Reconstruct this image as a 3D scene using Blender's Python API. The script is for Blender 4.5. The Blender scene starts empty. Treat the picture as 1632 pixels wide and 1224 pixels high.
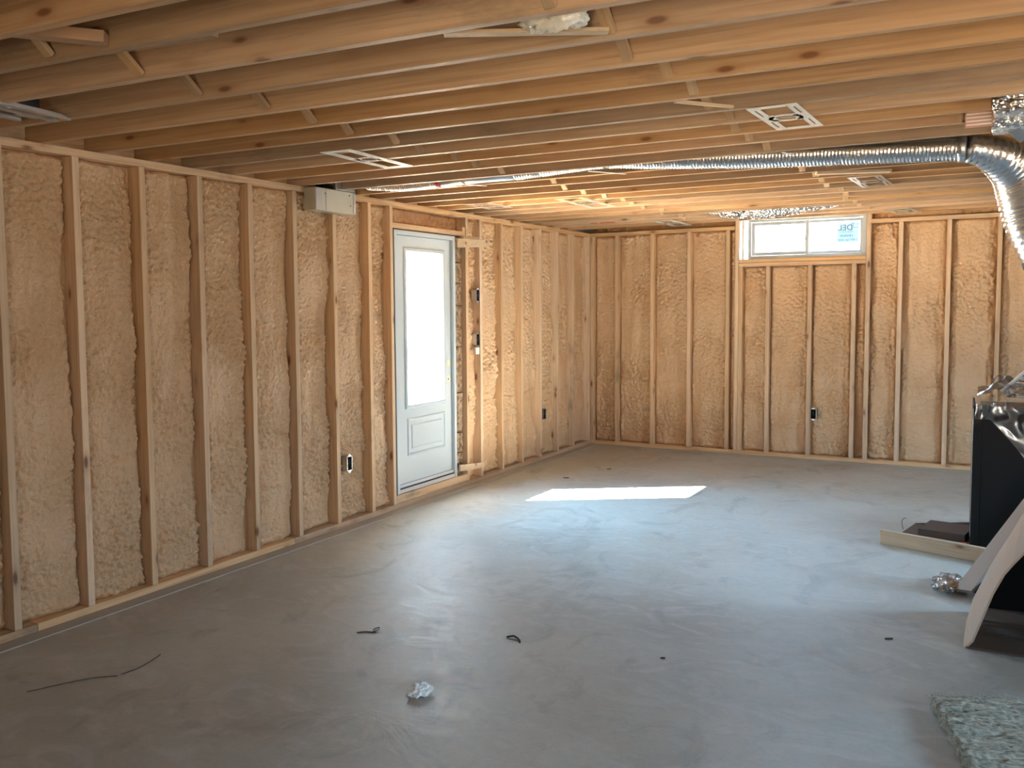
import bpy, bmesh, math, random
from mathutils import Vector, Matrix, noise
random.seed(7)
sc = bpy.context.scene
C = sc.collection
V = Vector

# ------------------------------------------------------------------ camera
YAW, PITCH, ROLL = -.5274, -.0690, -.0092
FPX = 1454.2
fo = V((math.sin(YAW)*math.cos(PITCH), math.cos(YAW)*math.cos(PITCH), math.sin(PITCH)))
rt0 = V((math.cos(YAW), -math.sin(YAW), 0)); up0 = rt0.cross(fo)
c_, s_ = math.cos(ROLL), math.sin(ROLL)
rt = c_*rt0 + s_*up0; up = -s_*rt0 + c_*up0
cam = bpy.data.cameras.new('camera'); cam_o = bpy.data.objects.new('camera', cam); C.objects.link(cam_o)
m = Matrix((rt, up, -fo)).transposed().to_4x4(); m.translation = V((4.0188, -9.5406, 1.5587))
cam_o.matrix_world = m
cam.sensor_width = 36; cam.sensor_fit = 'HORIZONTAL'; cam.lens = FPX/1632*36
cam.shift_x = 62.87/1632; cam.shift_y = -22.28/1632
cam.clip_start = .05
sc.camera = cam_o

# ------------------------------------------------------------------ world, sun, exposure
w = bpy.data.worlds.new('sky'); sc.world = w; w.use_nodes = True
nt = w.node_tree; nt.nodes.clear()
wo = nt.nodes.new('ShaderNodeOutputWorld'); bg = nt.nodes.new('ShaderNodeBackground')
tc = nt.nodes.new('ShaderNodeTexCoord'); sp = nt.nodes.new('ShaderNodeSeparateXYZ'); cr = nt.nodes.new('ShaderNodeValToRGB')
nt.links.new(tc.outputs['Generated'], sp.inputs[0]); nt.links.new(sp.outputs['Z'], cr.inputs[0])
cr.color_ramp.elements[0].position = 0.0; cr.color_ramp.elements[0].color = (.26, .24, .21, 1)
e_ = cr.color_ramp.elements.new(.30); e_.color = (.36, .74, 1, 1)
cr.color_ramp.elements[1].position = .7; cr.color_ramp.elements[1].color = (.25, .62, 1, 1)
nt.links.new(cr.outputs[0], bg.inputs[0]); bg.inputs[1].default_value = 58.0
nt.links.new(bg.outputs[0], wo.inputs[0])
sun = bpy.data.lights.new('sun', 'SUN'); sun.energy = 450; sun.angle = math.radians(.6); sun.color = (1, .93, .82)
sun_o = bpy.data.objects.new('sun', sun); C.objects.link(sun_o)
sun_o.rotation_euler = V((-1.94, -1.27, 2.0)).to_track_quat('Z', 'Y').to_euler(); sun_o.location = (-8, -8, 9)

def portal(loc, rot, sx, sy):
    l = bpy.data.lights.new('window_daylight', 'AREA'); l.shape = 'RECTANGLE'; l.size = sx; l.size_y = sy
    l.cycles.is_portal = True
    o = bpy.data.objects.new('window_daylight', l); C.objects.link(o); o.location = loc; o.rotation_euler = rot
R = math.radians; RX, RY = 7.2, -11.8
portal((-.24, -3.23, 1.39), (0, R(-90), 0), 1.25, .62)      # door glass, shines +x
portal((2.25, .2, 2.24), (R(-90), 0, 0), 1.0, .3)          # window, shines -y
FILL_WIN_R = [(-7.5, -6.9, .9, 2.0), (-3.5, -2.5, 1.0, 2.2)]   # openings added in the unseen right hand wall for fill light
FILL_WIN_F = (4.3, 4.75, .10, 2.2)                               # glazed opening added behind the camera for fill light
portal(((FILL_WIN_F[0]+FILL_WIN_F[1])/2, RY-.14, 1.15), (R(90), 0, 0), FILL_WIN_F[1]-FILL_WIN_F[0], 2.1)
for a, b, z0, z1 in FILL_WIN_R: portal((7.35, (a+b)/2, (z0+z1)/2), (0, R(90), 0), z1-z0, b-a)
sc.view_settings.view_transform = 'Standard'; sc.view_settings.look = 'None'
sc.view_settings.gamma = 1; sc.view_settings.use_curve_mapping = False
sc.view_settings.exposure = 1.2
sc.cycles.max_bounces = 10; sc.cycles.diffuse_bounces = 8; sc.cycles.transparent_max_bounces = 16
sc.cycles.caustics_reflective = False; sc.cycles.caustics_refractive = False
sc.cycles.sample_clamp_indirect = 40; sc.cycles.use_guiding = True

H = 2.3634; S = .4064; YL = -6.9588; XB = .3108
RX, RY = 7.2, -11.8

# ------------------------------------------------------------------ materials
def mat(name):
    m = bpy.data.materials.new(name); m.use_nodes = True
    return m, m.node_tree, m.node_tree.nodes['Principled BSDF']
def N(nt, t, **k):
    n = nt.nodes.new(t)
    for a, v in k.items():
        if a.startswith('i_'):
            n.inputs[a[2:].replace('_', ' ')].default_value = v
        else: setattr(n, a, v)
    return n
def plain(name, col, rough=.6, metal=0., bump=0, bscale=50, spec=.5):
    m, nt, b = mat(name)
    b.inputs['Base Color'].default_value = (*col, 1); b.inputs['Roughness'].default_value = rough
    b.inputs['Metallic'].default_value = metal; b.inputs['Specular IOR Level'].default_value = spec
    if bump:
        tc = N(nt, 'ShaderNodeTexCoord'); n = N(nt, 'ShaderNodeTexNoise', i_Scale=bscale, i_Detail=4.)
        bp = N(nt, 'ShaderNodeBump', i_Strength=bump, i_Distance=.01)
        nt.links.new(tc.outputs['Object'], n.inputs['Vector']); nt.links.new(n.outputs[0], bp.inputs['Height'])
        nt.links.new(bp.outputs[0], b.inputs['Normal'])
    return m
def mixc(nt, fac, a, b, mode='MIX'):
    n = nt.nodes.new('ShaderNodeMix'); n.data_type = 'RGBA'; n.blend_type = mode
    for s, v in ((n.inputs[0], fac), (n.inputs[6], a), (n.inputs[7], b)):
        if hasattr(v, 'links') or hasattr(v, 'is_linked'): nt.links.new(v, s)
        else: s.default_value = v if not isinstance(v, tuple) or len(v) == 4 else (*v, 1)
    return n.outputs[2]
def ramp(nt, src, p0, c0, p1, c1):
    r = nt.nodes.new('ShaderNodeValToRGB'); e = r.color_ramp.elements
    e[0].position = p0; e[0].color = (*c0, 1); e[1].position = p1; e[1].color = (*c1, 1)
    nt.links.new(src, r.inputs[0]); return r.outputs[0]
def wood(name, axis, base=(.62, .385, .19), dark=(.42, .235, .10), var=.35, stain=.5, knots=True):
    """pine: grain stretched along the given local axis, knots, each board its own tone"""
    m, nt, b = mat(name)
    tc = N(nt, 'ShaderNodeTexCoord'); oi = N(nt, 'ShaderNodeObjectInfo')
    off = N(nt, 'ShaderNodeVectorMath', operation='SCALE'); off.inputs[3].default_value = 37.
    cmb = N(nt, 'ShaderNodeCombineXYZ')
    for i in range(3): nt.links.new(oi.outputs['Random'], cmb.inputs[i])
    nt.links.new(cmb.outputs[0], off.inputs[0])
    add = N(nt, 'ShaderNodeVectorMath', operation='ADD')
    nt.links.new(tc.outputs['Object'], add.inputs[0]); nt.links.new(off.outputs[0], add.inputs[1])
    def mp(sl, st):
        mm = N(nt, 'ShaderNodeMapping'); sv = [st]*3; sv[axis] = sl
        mm.inputs['Scale'].default_value = sv; nt.links.new(add.outputs[0], mm.inputs[0]); return mm.outputs[0]
    g = N(nt, 'ShaderNodeTexNoise', i_Scale=1., i_Detail=5., i_Distortion=.6); nt.links.new(mp(1.6, 55), g.inputs['Vector'])
    g2 = N(nt, 'ShaderNodeTexNoise', i_Scale=1., i_Detail=3.); nt.links.new(mp(.9, 7), g2.inputs['Vector'])
    col = mixc(nt, ramp(nt, g.outputs[0], .42, (0,)*3, .72, (.75,)*3), base, dark)
    col = mixc(nt, ramp(nt, g2.outputs[0], .45, (0,)*3, .75, (stain,)*3), col, (.42, .235, .10))
    if knots:
        v = N(nt, 'ShaderNodeTexVoronoi', i_Scale=1.); nt.links.new(mp(3.2, 9), v.inputs['Vector'])
        k = ramp(nt, v.outputs['Distance'], .07, (1,)*3, .13, (0,)*3)
        v.inputs['Randomness'].default_value = 1
        col = mixc(nt, k, col, (.11, .045, .02))
        k2 = ramp(nt, v.outputs['Distance'], .10, (.4,)*3, .26, (0,)*3)
        col = mixc(nt, k2, col, (.33, .14, .05))
        st = N(nt, 'ShaderNodeTexNoise', i_Scale=1., i_Detail=6., i_Roughness=.7); nt.links.new(mp(1.3, 4), st.inputs['Vector'])
        col = mixc(nt, ramp(nt, st.outputs[0], .60, (0,)*3, .72, (.55,)*3), col, (.17, .13, .10))
    hs = N(nt, 'ShaderNodeHueSaturation')
    mr = N(nt, 'ShaderNodeMapRange'); mr.inputs['To Min'].default_value = 1-var*.55; mr.inputs['To Max'].default_value = 1+var*.45
    nt.links.new(oi.outputs['Random'], mr.inputs[0]); nt.links.new(mr.outputs[0], hs.inputs['Value'])
    mr2 = N(nt, 'ShaderNodeMapRange'); mr2.inputs['To Min'].default_value = .80; mr2.inputs['To Max'].default_value = 1.05
    mu = N(nt, 'ShaderNodeMath', operation='FRACT'); mu2 = N(nt, 'ShaderNodeMath', operation='MULTIPLY'); mu2.inputs[1].default_value = 7.31
    nt.links.new(oi.outputs['Random'], mu2.inputs[0]); nt.links.new(mu2.outputs[0], mu.inputs[0]); nt.links.new(mu.outputs[0], mr2.inputs[0])
    nt.links.new(mr2.outputs[0], hs.inputs['Saturation']); nt.links.new(col, hs.inputs['Color'])
    nt.links.new(hs.outputs[0], b.inputs['Base Color']); b.inputs['Roughness'].default_value = .62
    bp = N(nt, 'ShaderNodeBump', i_Strength=.25, i_Distance=.003); nt.links.new(g.outputs[0], bp.inputs['Height'])
    nt.links.new(bp.outputs[0], b.inputs['Normal'])
    return m
WX, WY, WZ = wood('pine_along_x', 0, base=(.68, .46, .26)), wood('pine_along_y', 1, base=(.68, .46, .26), stain=.3), wood('pine_upright', 2, base=(.72, .51, .31), dark=(.52, .32, .16), stain=.25, var=.2)
WJ = wood('joist_pine', 0, base=(.52, .335, .185), dark=(.32, .18, .085), var=.5, stain=.75)
W_PALE = wood('pale_pine', 0, base=(.62, .46, .29), dark=(.45, .30, .17), var=.1, stain=.15)

def foam_mat(name, c1, c2, bs=1.):
    m, nt, b = mat(name)
    tc = N(nt, 'ShaderNodeTexCoord')
    n = N(nt, 'ShaderNodeTexNoise', i_Scale=3.2, i_Detail=4.); nt.links.new(tc.outputs['Object'], n.inputs['Vector'])
    col = mixc(nt, ramp(nt, n.outputs[0], .35, (0,)*3, .68, (1,)*3), c1, c2)
    nt.links.new(col, b.inputs['Base Color'])
    b.inputs['Roughness'].default_value = .30; b.inputs['Specular IOR Level'].default_value = .6
    n2 = N(nt, 'ShaderNodeTexNoise', i_Scale=60., i_Detail=3., i_Distortion=1.2); nt.links.new(tc.outputs['Object'], n2.inputs['Vector'])
    bp = N(nt, 'ShaderNodeBump', i_Strength=bs, i_Distance=.008); nt.links.new(n2.outputs[0], bp.inputs['Height'])
    nt.links.new(bp.outputs[0], b.inputs['Normal'])
    return m
FOAM = foam_mat('spray_foam', (.70, .475, .285), (.62, .395, .215))
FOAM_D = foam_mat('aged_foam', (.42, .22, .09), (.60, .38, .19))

def concrete():
    m, nt, b = mat('concrete_slab')
    tc = N(nt, 'ShaderNodeTexCoord')
    def nz(sx, sy, sc_, d, dist=0., rough=.55):
        mm = N(nt, 'ShaderNodeMapping'); mm.inputs['Scale'].default_value = (sx, sy, 1); nt.links.new(tc.outputs['Object'], mm.inputs[0])
        n = N(nt, 'ShaderNodeTexNoise', i_Scale=sc_, i_Detail=d, i_Distortion=dist, i_Roughness=rough); nt.links.new(mm.outputs[0], n.inputs['Vector']); return n.outputs[0]
    col = mixc(nt, ramp(nt, nz(1, 1, .9, 5), .35, (0,)*3, .65, (1,)*3), (.385, .375, .33), (.47, .475, .43))
    sw = nz(1, 1.6, 2.6, 7, 2.2, .62)
    col = mixc(nt, ramp(nt, sw, .48, (0,)*3, .68, (.8,)*3), col, (.52, .51, .48))
    dk = nz(1.4, 1, 1.7, 7, 1.6, .65)
    col = mixc(nt, ramp(nt, dk, .54, (0,)*3, .72, (.6,)*3), col, (.22, .20, .175))
    vf = nz(1, 1, 28, 5, 1.0); col = mixc(nt, ramp(nt, vf, .45, (0,)*3, .8, (.25,)*3), col, (.24, .23, .21))
    nt.links.new(col, b.inputs['Base Color'])
    r = N(nt, 'ShaderNodeMapRange'); r.inputs['To Min'].default_value = .40; r.inputs['To Max'].default_value = .68
    nt.links.new(sw, r.inputs[0]); nt.links.new(r.outputs[0], b.inputs['Roughness'])
    bp = N(nt, 'ShaderNodeBump', i_Strength=.12, i_Distance=.02); nt.links.new(sw, bp.inputs['Height']); nt.links.new(bp.outputs[0], b.inputs['Normal'])
    return m
CONC = concrete()
CONC_EDGE = plain('slab_edge', (.42, .38, .32), .7, bump=.2, bscale=40)
CWALL = plain('poured_wall', (.35, .33, .30), .8, bump=.2, bscale=12)
SUBFL = plain('subfloor_board', (.45, .36, .25), .8, bump=.4, bscale=30)
VINYL = plain('white_vinyl', (.50, .56, .60), .35)
DOORP = plain('primed_white', (.53, .60, .64), .4)
GALV = plain('galvanised_steel', (.62, .64, .66), .34, .95, bump=.08, bscale=8)
GALV_D = plain('dull_galvanised', (.58, .58, .50), .45, .7, bump=.1, bscale=10)
FLEX = plain('aluminium_flex', (.78, .78, .79), .24, 1., bump=.25, bscale=60)
BLACK = plain('black_enamel', (.010, .010, .011), .55, spec=.3)
BLACKM = plain('black_board', (.006, .005, .005), .9, spec=.1)
DARK = plain('dark_plastic', (.02, .022, .025), .45)
BROWN = plain('brown_board', (.10, .065, .045), .8, bump=.15, bscale=20)
BROWN2 = plain('brown_board_groove', (.05, .03, .02), .9)
CARD = plain('cardboard', (.47, .36, .27), .85, bump=.15, bscale=25)
WHITEP = plain('white_steel', (.82, .82, .80), .4, bump=0)
PAPER = plain('white_foil_paper', (.93, .96, .96), .6, bump=.3, bscale=60)
RED = plain('red_paint', (.55, .02, .015), .6)
PINK = plain('printed_label', (.62, .36, .30), .6)
BORE_LIGHT = plain('bore_light_paint', (.9, .72, .42), .4)  # pale yellow paints the outdoor light showing in the lock holes
TWIG = plain('dark_scrap', (.045, .035, .028), .8)
SAND = plain('sandy_ground', (.50, .38, .25), .9)
OUTW = plain('outdoor_blocks', (.35, .45, .62), .9)
BLACK_STRIP = plain('weatherstrip_gap_black', (.012, .012, .013), .6)
def backlit(name, col):
    m = bpy.data.materials.new(name); m.use_nodes = True; nt = m.node_tree; nt.nodes.clear()
    o = N(nt, 'ShaderNodeOutputMaterial'); t = N(nt, 'ShaderNodeBsdfTransparent'); g = N(nt, 'ShaderNodeBsdfDiffuse')
    t.inputs[0].default_value = (*col, 1); g.inputs[0].default_value = (.6, .75, .85, 1)
    mx = N(nt, 'ShaderNodeMixShader'); mx.inputs[0].default_value = .3
    nt.links.new(t.outputs[0], mx.inputs[1]); nt.links.new(g.outputs[0], mx.inputs[2]); nt.links.new(mx.outputs[0], o.inputs[0])
    return m
BLUEW = backlit('printed_film', (.21, .27, .30))
INK = plain('black_ink', (.03, .03, .04), .6)
MARK = plain('grey_print', (.03, .035, .045), .9, spec=.1)

def foil():
    m, nt, b = mat('foil_jacket'); b.inputs['Metallic'].default_value = 1; b.inputs['Roughness'].default_value = .22
    b.inputs['Base Color'].default_value = (.80, .80, .80, 1)
    tc = N(nt, 'ShaderNodeTexCoord'); n = N(nt, 'ShaderNodeTexVoronoi', i_Scale=55.); nt.links.new(tc.outputs['Object'], n.inputs['Vector'])
    bp = N(nt, 'ShaderNodeBump', i_Strength=.9, i_Distance=.012); nt.links.new(n.outputs['Distance'], bp.inputs['Height']); nt.links.new(bp.outputs[0], b.inputs['Normal'])
    return m
FOIL = foil()
def mottled():
    m, nt, b = mat('rough_stone'); tc = N(nt, 'ShaderNodeTexCoord')
    n = N(nt, 'ShaderNodeTexNoise', i_Scale=22., i_Detail=6., i_Roughness=.7); nt.links.new(tc.outputs['Object'], n.inputs['Vector'])
    nt.links.new(ramp(nt, n.outputs[0], .4, (.12, .065, .035), .62, (.44, .31, .20)), b.inputs['Base Color']); b.inputs['Roughness'].default_value = .9
    bp = N(nt, 'ShaderNodeBump', i_Strength=.8, i_Distance=.01); nt.links.new(n.outputs[0], bp.inputs['Height']); nt.links.new(bp.outputs[0], b.inputs['Normal'])
    return m
STONE = mottled()
def wool():
    m, nt, b = mat('mineral_wool'); tc = N(nt, 'ShaderNodeTexCoord')
    mm = N(nt, 'ShaderNodeMapping'); mm.inputs['Scale'].default_value = (14, 60, 30); nt.links.new(tc.outputs['Object'], mm.inputs[0])
    n = N(nt, 'ShaderNodeTexNoise', i_Scale=1., i_Detail=6., i_Roughness=.7, i_Distortion=1.5); nt.links.new(mm.outputs[0], n.inputs['Vector'])
    nt.links.new(ramp(nt, n.outputs[0], .35, (.22, .205, .15), .60, (.66, .63, .52)), b.inputs['Base Color']); b.inputs['Roughness'].default_value = 1
    b.inputs['Specular IOR Level'].default_value = .1
    bp = N(nt, 'ShaderNodeBump', i_Strength=1., i_Distance=.01); nt.links.new(n.outputs[0], bp.inputs['Height']); nt.links.new(bp.outputs[0], b.inputs['Normal'])
    return m
WOOL = wool()
def clear(name, tint, refl, rough=.02, f0=.04):
    m = bpy.data.materials.new(name); m.use_nodes = True; nt = m.node_tree; nt.nodes.clear()
    o = N(nt, 'ShaderNodeOutputMaterial'); t = N(nt, 'ShaderNodeBsdfTransparent'); g = N(nt, 'ShaderNodeBsdfGlossy')
    t.inputs[0].default_value = (*tint, 1); g.inputs['Roughness'].default_value = rough
    lw = N(nt, 'ShaderNodeLayerWeight'); lw.inputs[0].default_value = .25
    mr = N(nt, 'ShaderNodeMapRange'); mr.inputs['To Min'].default_value = f0; mr.inputs['To Max'].default_value = refl
    mx = N(nt, 'ShaderNodeMixShader'); nt.links.new(lw.outputs['Fresnel'], mr.inputs[0]); nt.links.new(mr.outputs[0], mx.inputs[0])
    nt.links.new(t.outputs[0], mx.inputs[1]); nt.links.new(g.outputs[0], mx.inputs[2]); nt.links.new(mx.outputs[0], o.inputs[0])
    return m
GLASS = clear('window_glass', (.97, .98, .99), .6)
POLY = clear('clear_polythene', (.80, .81, .82), .8, .2, .22)
WHITEPOLY = plain('milky_plastic', (.75, .74, .68), .3, bump=.3, bscale=30)

# ------------------------------------------------------------------ helpers
def obj(name, bm, m, parent=None, smooth=False, loc=None):
    bmesh.ops.recalc_face_normals(bm, faces=bm.faces[:])
    me = bpy.data.meshes.new(name); bm.to_mesh(me); bm.free()
    ms = m if isinstance(m, (list, tuple)) else [m]
    for x in ms: me.materials.append(x)
    if smooth:
        for p in me.polygons: p.use_smooth = True
    o = bpy.data.objects.new(name, me); C.objects.link(o)
    if parent: o.parent = parent
    if loc: o.location = loc
    return o
def tag(o, label, cat, group=None):
    o['label'] = label; o['category'] = cat
    if group: o['group'] = group
    return o
def struct(o): o['kind'] = 'structure'; return o
def thing(name, label, cat, loc=(0, 0, 0), rz=0, group=None):
    o = bpy.data.objects.new(name, None); C.objects.link(o); o.location = loc; o.rotation_euler = (0, 0, rz); o.empty_display_size = .1
    return tag(o, label, cat, group)
def bx(bm, lo, hi, mi=0, bev=0):
    b2 = bmesh.new(); bmesh.ops.create_cube(b2, size=1)
    for v in b2.verts: v.co = V([lo[i]+(hi[i]-lo[i])*(v.co[i]+.5) for i in range(3)])
    if bev: bmesh.ops.bevel(b2, geom=b2.edges[:], offset=bev, segments=2, affect='EDGES', profile=.5)
    for f in b2.faces: f.material_index = mi
    t = bpy.data.meshes.new('t'); b2.to_mesh(t); b2.free(); bm.from_mesh(t); bpy.data.meshes.remove(t)
def box(lo, hi, bev=.0012):
    bm = bmesh.new(); bx(bm, lo, hi, 0, bev); return bm
def tube(bm, pts, rad, seg=16, cap=True):
    pts = [V(p) for p in pts]; n = len(pts); rings = []
    prev = None
    for i, p in enumerate(pts):
        d = (pts[min(i+1, n-1)]-pts[max(i-1, 0)]).normalized()
        if prev is None:
            a = d.cross(V((0, 0, 1)));
            if a.length < .1: a = d.cross(V((0, 1, 0)))
            a.normalize()
        else: a = (prev - d*prev.dot(d)).normalized()
        prev = a; b = d.cross(a); r = rad[i] if hasattr(rad, '__len__') else rad
        rings.append([bm.verts.new(p + r*(a*math.cos(2*math.pi*k/seg)+b*math.sin(2*math.pi*k/seg))) for k in range(seg)])
    for i in range(n-1):
        for k in range(seg):
            bm.faces.new((rings[i][k], rings[i][(k+1) % seg], rings[i+1][(k+1) % seg], rings[i+1][k]))
    if cap: bm.faces.new(rings[0][::-1]); bm.faces.new(rings[-1])
def spline(ctrl, step):
    """Catmull-Rom through control points (tuples of any length), resampled by a step"""
    c = [list(ctrl[0])]+[list(p) for p in ctrl]+[list(ctrl[-1])]; out = []
    for i in range(1, len(c)-2):
        L = math.dist(c[i][:3], c[i+1][:3]); n = max(2, int(L/step))
        for k in range(n):
            t = k/n
            out.append([.5*(2*c[i][j]+(c[i+1][j]-c[i-1][j])*t+(2*c[i-1][j]-5*c[i][j]+4*c[i+1][j]-c[i+2][j])*t*t+(-c[i-1][j]+3*c[i][j]-3*c[i+1][j]+c[i+2][j])*t**3) for j in range(len(c[i]))])
    out.append(c[-2]); return out
def prism(bm, poly, nrm, th):
    """a flat polygon given thickness along nrm"""
    a = [bm.verts.new(V(p)) for p in poly]; b = [bm.verts.new(V(p)+V(nrm)*th) for p in poly]; n = len(poly)
    bm.faces.new(a); bm.faces.new(b[::-1])
    for i in range(n): bm.faces.new((a[i], b[i], b[(i+1) % n], a[(i+1) % n]))
def plank(p, q, wd, th, upv=(0, 0, 1)):
    """a board from p to q: matrix object along its own x"""
    p, q = V(p), V(q); d = q-p; L = d.length; d.normalize(); s = d.cross(V(upv)).normalized(); u = s.cross(d)
    bm = box((0, -wd/2, -th/2), (L, wd/2, th/2))
    return bm, Matrix((d, s, u)).transposed().to_4x4(), p
def add_plank(name, p, q, wd, th, m, upv=(0, 0, 1), parent=None):
    bm, M, loc = plank(p, q, wd, th, upv); o = obj(name, bm, m, parent); M.translation = loc; o.matrix_world = M; return o

ORD = ['first', 'second', 'third', 'fourth', 'fifth', 'sixth', 'seventh', 'eighth', 'ninth', 'tenth', 'eleventh', 'twelfth', 'thirteenth', 'fourteenth', 'fifteenth', 'sixteenth', 'seventeenth', 'eighteenth', 'nineteenth', 'twentieth', 'twenty-first', 'twenty-second', 'twenty-third', 'twenty-fourth', 'twenty-fifth', 'twenty-sixth', 'twenty-seventh', 'twenty-eighth', 'twenty-ninth', 'thirtieth', 'thirty-first', 'thirty-second', 'thirty-third', 'thirty-fourth', 'thirty-fifth', 'thirty-sixth', 'thirty-seventh', 'thirty-eighth', 'thirty-ninth', 'fortieth']

# ------------------------------------------------------------------ structure
struct(obj('floor', box((-.3, RY-.3, -.15), (RX+.3, .4, 0), 0), CONC))
DY0, DY1 = -3.80, -2.885        # door opening in the left wall
bm = bmesh.new()
for lo, hi in (((-.30, RY, 0), (-.145, DY0-.02, 2.7)), ((-.30, DY1+.0, 0), (-.145, .30, 2.7)), ((-.30, DY0-.02, 2.19), (-.145, DY1, 2.7)), ((-.30, DY0-.02, -.1), (-.145, DY1, .09))): bx(bm, lo, hi)
struct(obj('wall_left', bm, CWALL))
WX0, WX1, WZ0, WZ1 = 1.66, 2.85, 2.02, 2.41
bm = bmesh.new()
for lo, hi in (((-.30, .145, 0), (WX0, .30, 2.7)), ((WX1, .145, 0), (RX+.2, .30, 2.7)), ((WX0, .145, 0), (WX1, .30, WZ0)), ((WX0, .145, WZ1+.03), (WX1, .30, 2.7))): bx(bm, lo, hi)
struct(obj('wall_back', bm, CWALL))
bm = bmesh.new(); ys = [RY] + [v for a, b, _, _ in FILL_WIN_R for v in (a, b)] + [0.3]
for i in range(0, len(ys), 2): bx(bm, (RX, ys[i], 0), (RX+.15, ys[i+1], 2.7))
for a, b, z0, z1 in FILL_WIN_R: bx(bm, (RX, a, 0), (RX+.15, b, z0)); bx(bm, (RX, a, z1), (RX+.15, b, 2.7))
struct(obj('wall_right', bm, FOAM))
fx0, fx1, fz0, fz1 = FILL_WIN_F; bm = bmesh.new()
for lo, hi in (((-.3, RY-.15, 0), (fx0, RY, 2.7)), ((fx1, RY-.15, 0), (RX+.15, RY, 2.7)), ((fx0, RY-.15, 0), (fx1, RY, fz0)), ((fx0, RY-.15, fz1), (fx1, RY, 2.7))): bx(bm, lo, hi)
struct(obj('wall_front', bm, FOAM))
struct(obj('sun_block_slab', box((-1.5, RY-1.9, 2.62), (RX+.5, RY-.15, 2.74), 0), SUBFL))  # unseen slab added to keep the sun out of the rear opening
bm = bmesh.new()
for k in range(5):
    x = fx0+(fx1-fx0)*k/4; bx(bm, (x-.012, RY-.10, fz0), (x+.012, RY-.05, fz1))
for z in (fz0+.04, fz1-.04): bx(bm, (fx0, RY-.10, z-.04), (fx1, RY-.05, z+.04))
o = struct(obj('fill_light_door', bm, VINYL)); obj('glass_pane', box((fx0, RY-.078, fz0), (fx1, RY-.072, fz1), 0), GLASS, o)  # added out of view, only lets in fill light
struct(obj('ceiling', box((-.3, RY-.15, H+.238), (RX+.3, .4, H+.262), 0), SUBFL))
# windows added to the unseen right hand wall to lift the shadows
for i, (a, b, z0, z1) in enumerate(FILL_WIN_R):
    bm = bmesh.new(); t = .05
    for lo, hi in (((RX+.04, a, z0), (RX+.10, a+t, z1)), ((RX+.04, b-t, z0), (RX+.10, b, z1)), ((RX+.04, a, z0), (RX+.10, b, z0+t)), ((RX+.04, a, z1-t), (RX+.10, b, z1)), ((RX+.04, (a+b)/2-.01, z0), (RX+.10, (a+b)/2+.01, z1))): bx(bm, lo, hi)
    o = struct(obj('window_%d' % (i+2), bm, VINYL))
    obj('window_pane', box((RX+.066, a+t, z0+t), (RX+.072, b-t, z1-t), 0), GLASS, o)
# outdoors, seen through the glass
struct(obj('ground', box((-30, -30, -.35), (-.31, 12, -.12), 0), SAND))
struct(obj('ground', box((-.31, -30, -.35), (20, RY-.31, -.12), 0), SAND))
tag(obj('retaining_block', box((-9.2, 9.9, -.12), (-8.3, 11.6, 1.05), .02), OUTW), 'pale blue grey block outdoors, blurred behind the lower door glass', 'block')

# ------------------------------------------------------------------ plates, studs
def lumber(name, lo, hi, m, label, cat, group=None, parent=None):
    c = V([(lo[i]+hi[i])/2 for i in range(3)])
    o = obj(name, box(V(lo)-c, V(hi)-c, .0015), m, parent, loc=c)
    return tag(o, label, cat, group) if label else o
T = .0381
lumber('top_plate', (-.14, RY, H-T), (0, -4.62, H-.001), WY, 'upper wood plate capping the left wall studs, nearer length in front of the metal box', 'wall plate')
lumber('top_plate', (-.14, -4.618, H-T), (0, .14, H-.001), WY, 'upper wood plate capping the left wall from the metal box to the corner', 'wall plate')
lumber('bottom_plate', (-.14, RY, .004), (0, -6.86, T+.004), WY, 'wood floor plate under the left wall studs, nearest length', 'wall plate')
lumber('bottom_plate', (-.14, -6.858, .004), (0, -5.0, T+.004), WY, 'wood floor plate under the left wall studs, length behind the nearest one', 'wall plate')
lumber('bottom_plate', (-.14, -4.998, .004), (0, .14, T+.004), WY, 'wood floor plate along the left wall below the door to the corner', 'wall plate')
lumber('top_plate', (.001, .0, H-T), (1.60, .14, H-.001), WX, 'upper wood plate on back wall, left of the window', 'wall plate')
lumber('top_plate', (2.895, .0, H-T), (RX-.01, .14, H-.001), WX, 'upper wood plate on back wall, right of the window', 'wall plate')
lumber('bottom_plate', (.001, .0, .004), (RX-.01, .14, T+.004), WX, 'long wood floor plate under the back wall studs', 'wall plate')
struct(obj('trim_1', box((.001, RY, 0), (.098, -.003, .006), 0), CONC_EDGE))
struct(obj('trim_2', box((.1, -.055, 0), (RX, -.003, .005), 0), CONC_EDGE))
Z0, Z1 = T+.005, H-T-.001
def tint(o): return o
studs_l = []
ks = list(range(-11, 8))
for k in ks:
    y = YL+S*k; n = 7-k
    lab = 'upright pine stud on left wall, %s one left of the door edge stud' % ORD[n] if n else 'upright pine stud on left wall, next to the door edge stud'
    lumber('wall_stud', (-.14, y-T/2, Z0), (0, y+T/2, Z1), WZ, lab, 'stud', 'left wall studs')
    studs_l.append(y)
lumber('wall_stud', (-.14, -3.858, Z0), (0, -3.822, Z1), WZ, 'upright pine stud forming the left edge of the door opening', 'stud', 'left wall studs')
lumber('wall_stud', (-.14, -2.740, Z0), (0, -2.702, Z1), WZ, 'upright pine stud forming the right edge of the door opening', 'stud', 'left wall studs')
for k in range(12, 17):
    y = YL+S*k
    lumber('wall_stud', (-.14, y-T/2, Z0), (0, y+T/2, Z1), WZ, 'upright pine stud on left wall, %s past the switch boxes towards the corner' % ORD[k-12], 'stud', 'left wall studs')
yb = YL+S*11+.01
lumber('wall_stud', (-.14, yb-T/2, Z0), (0, yb+T/2, Z1), WZ, 'upright pine stud on left wall carrying the two switch boxes', 'stud', 'left wall studs')
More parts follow.
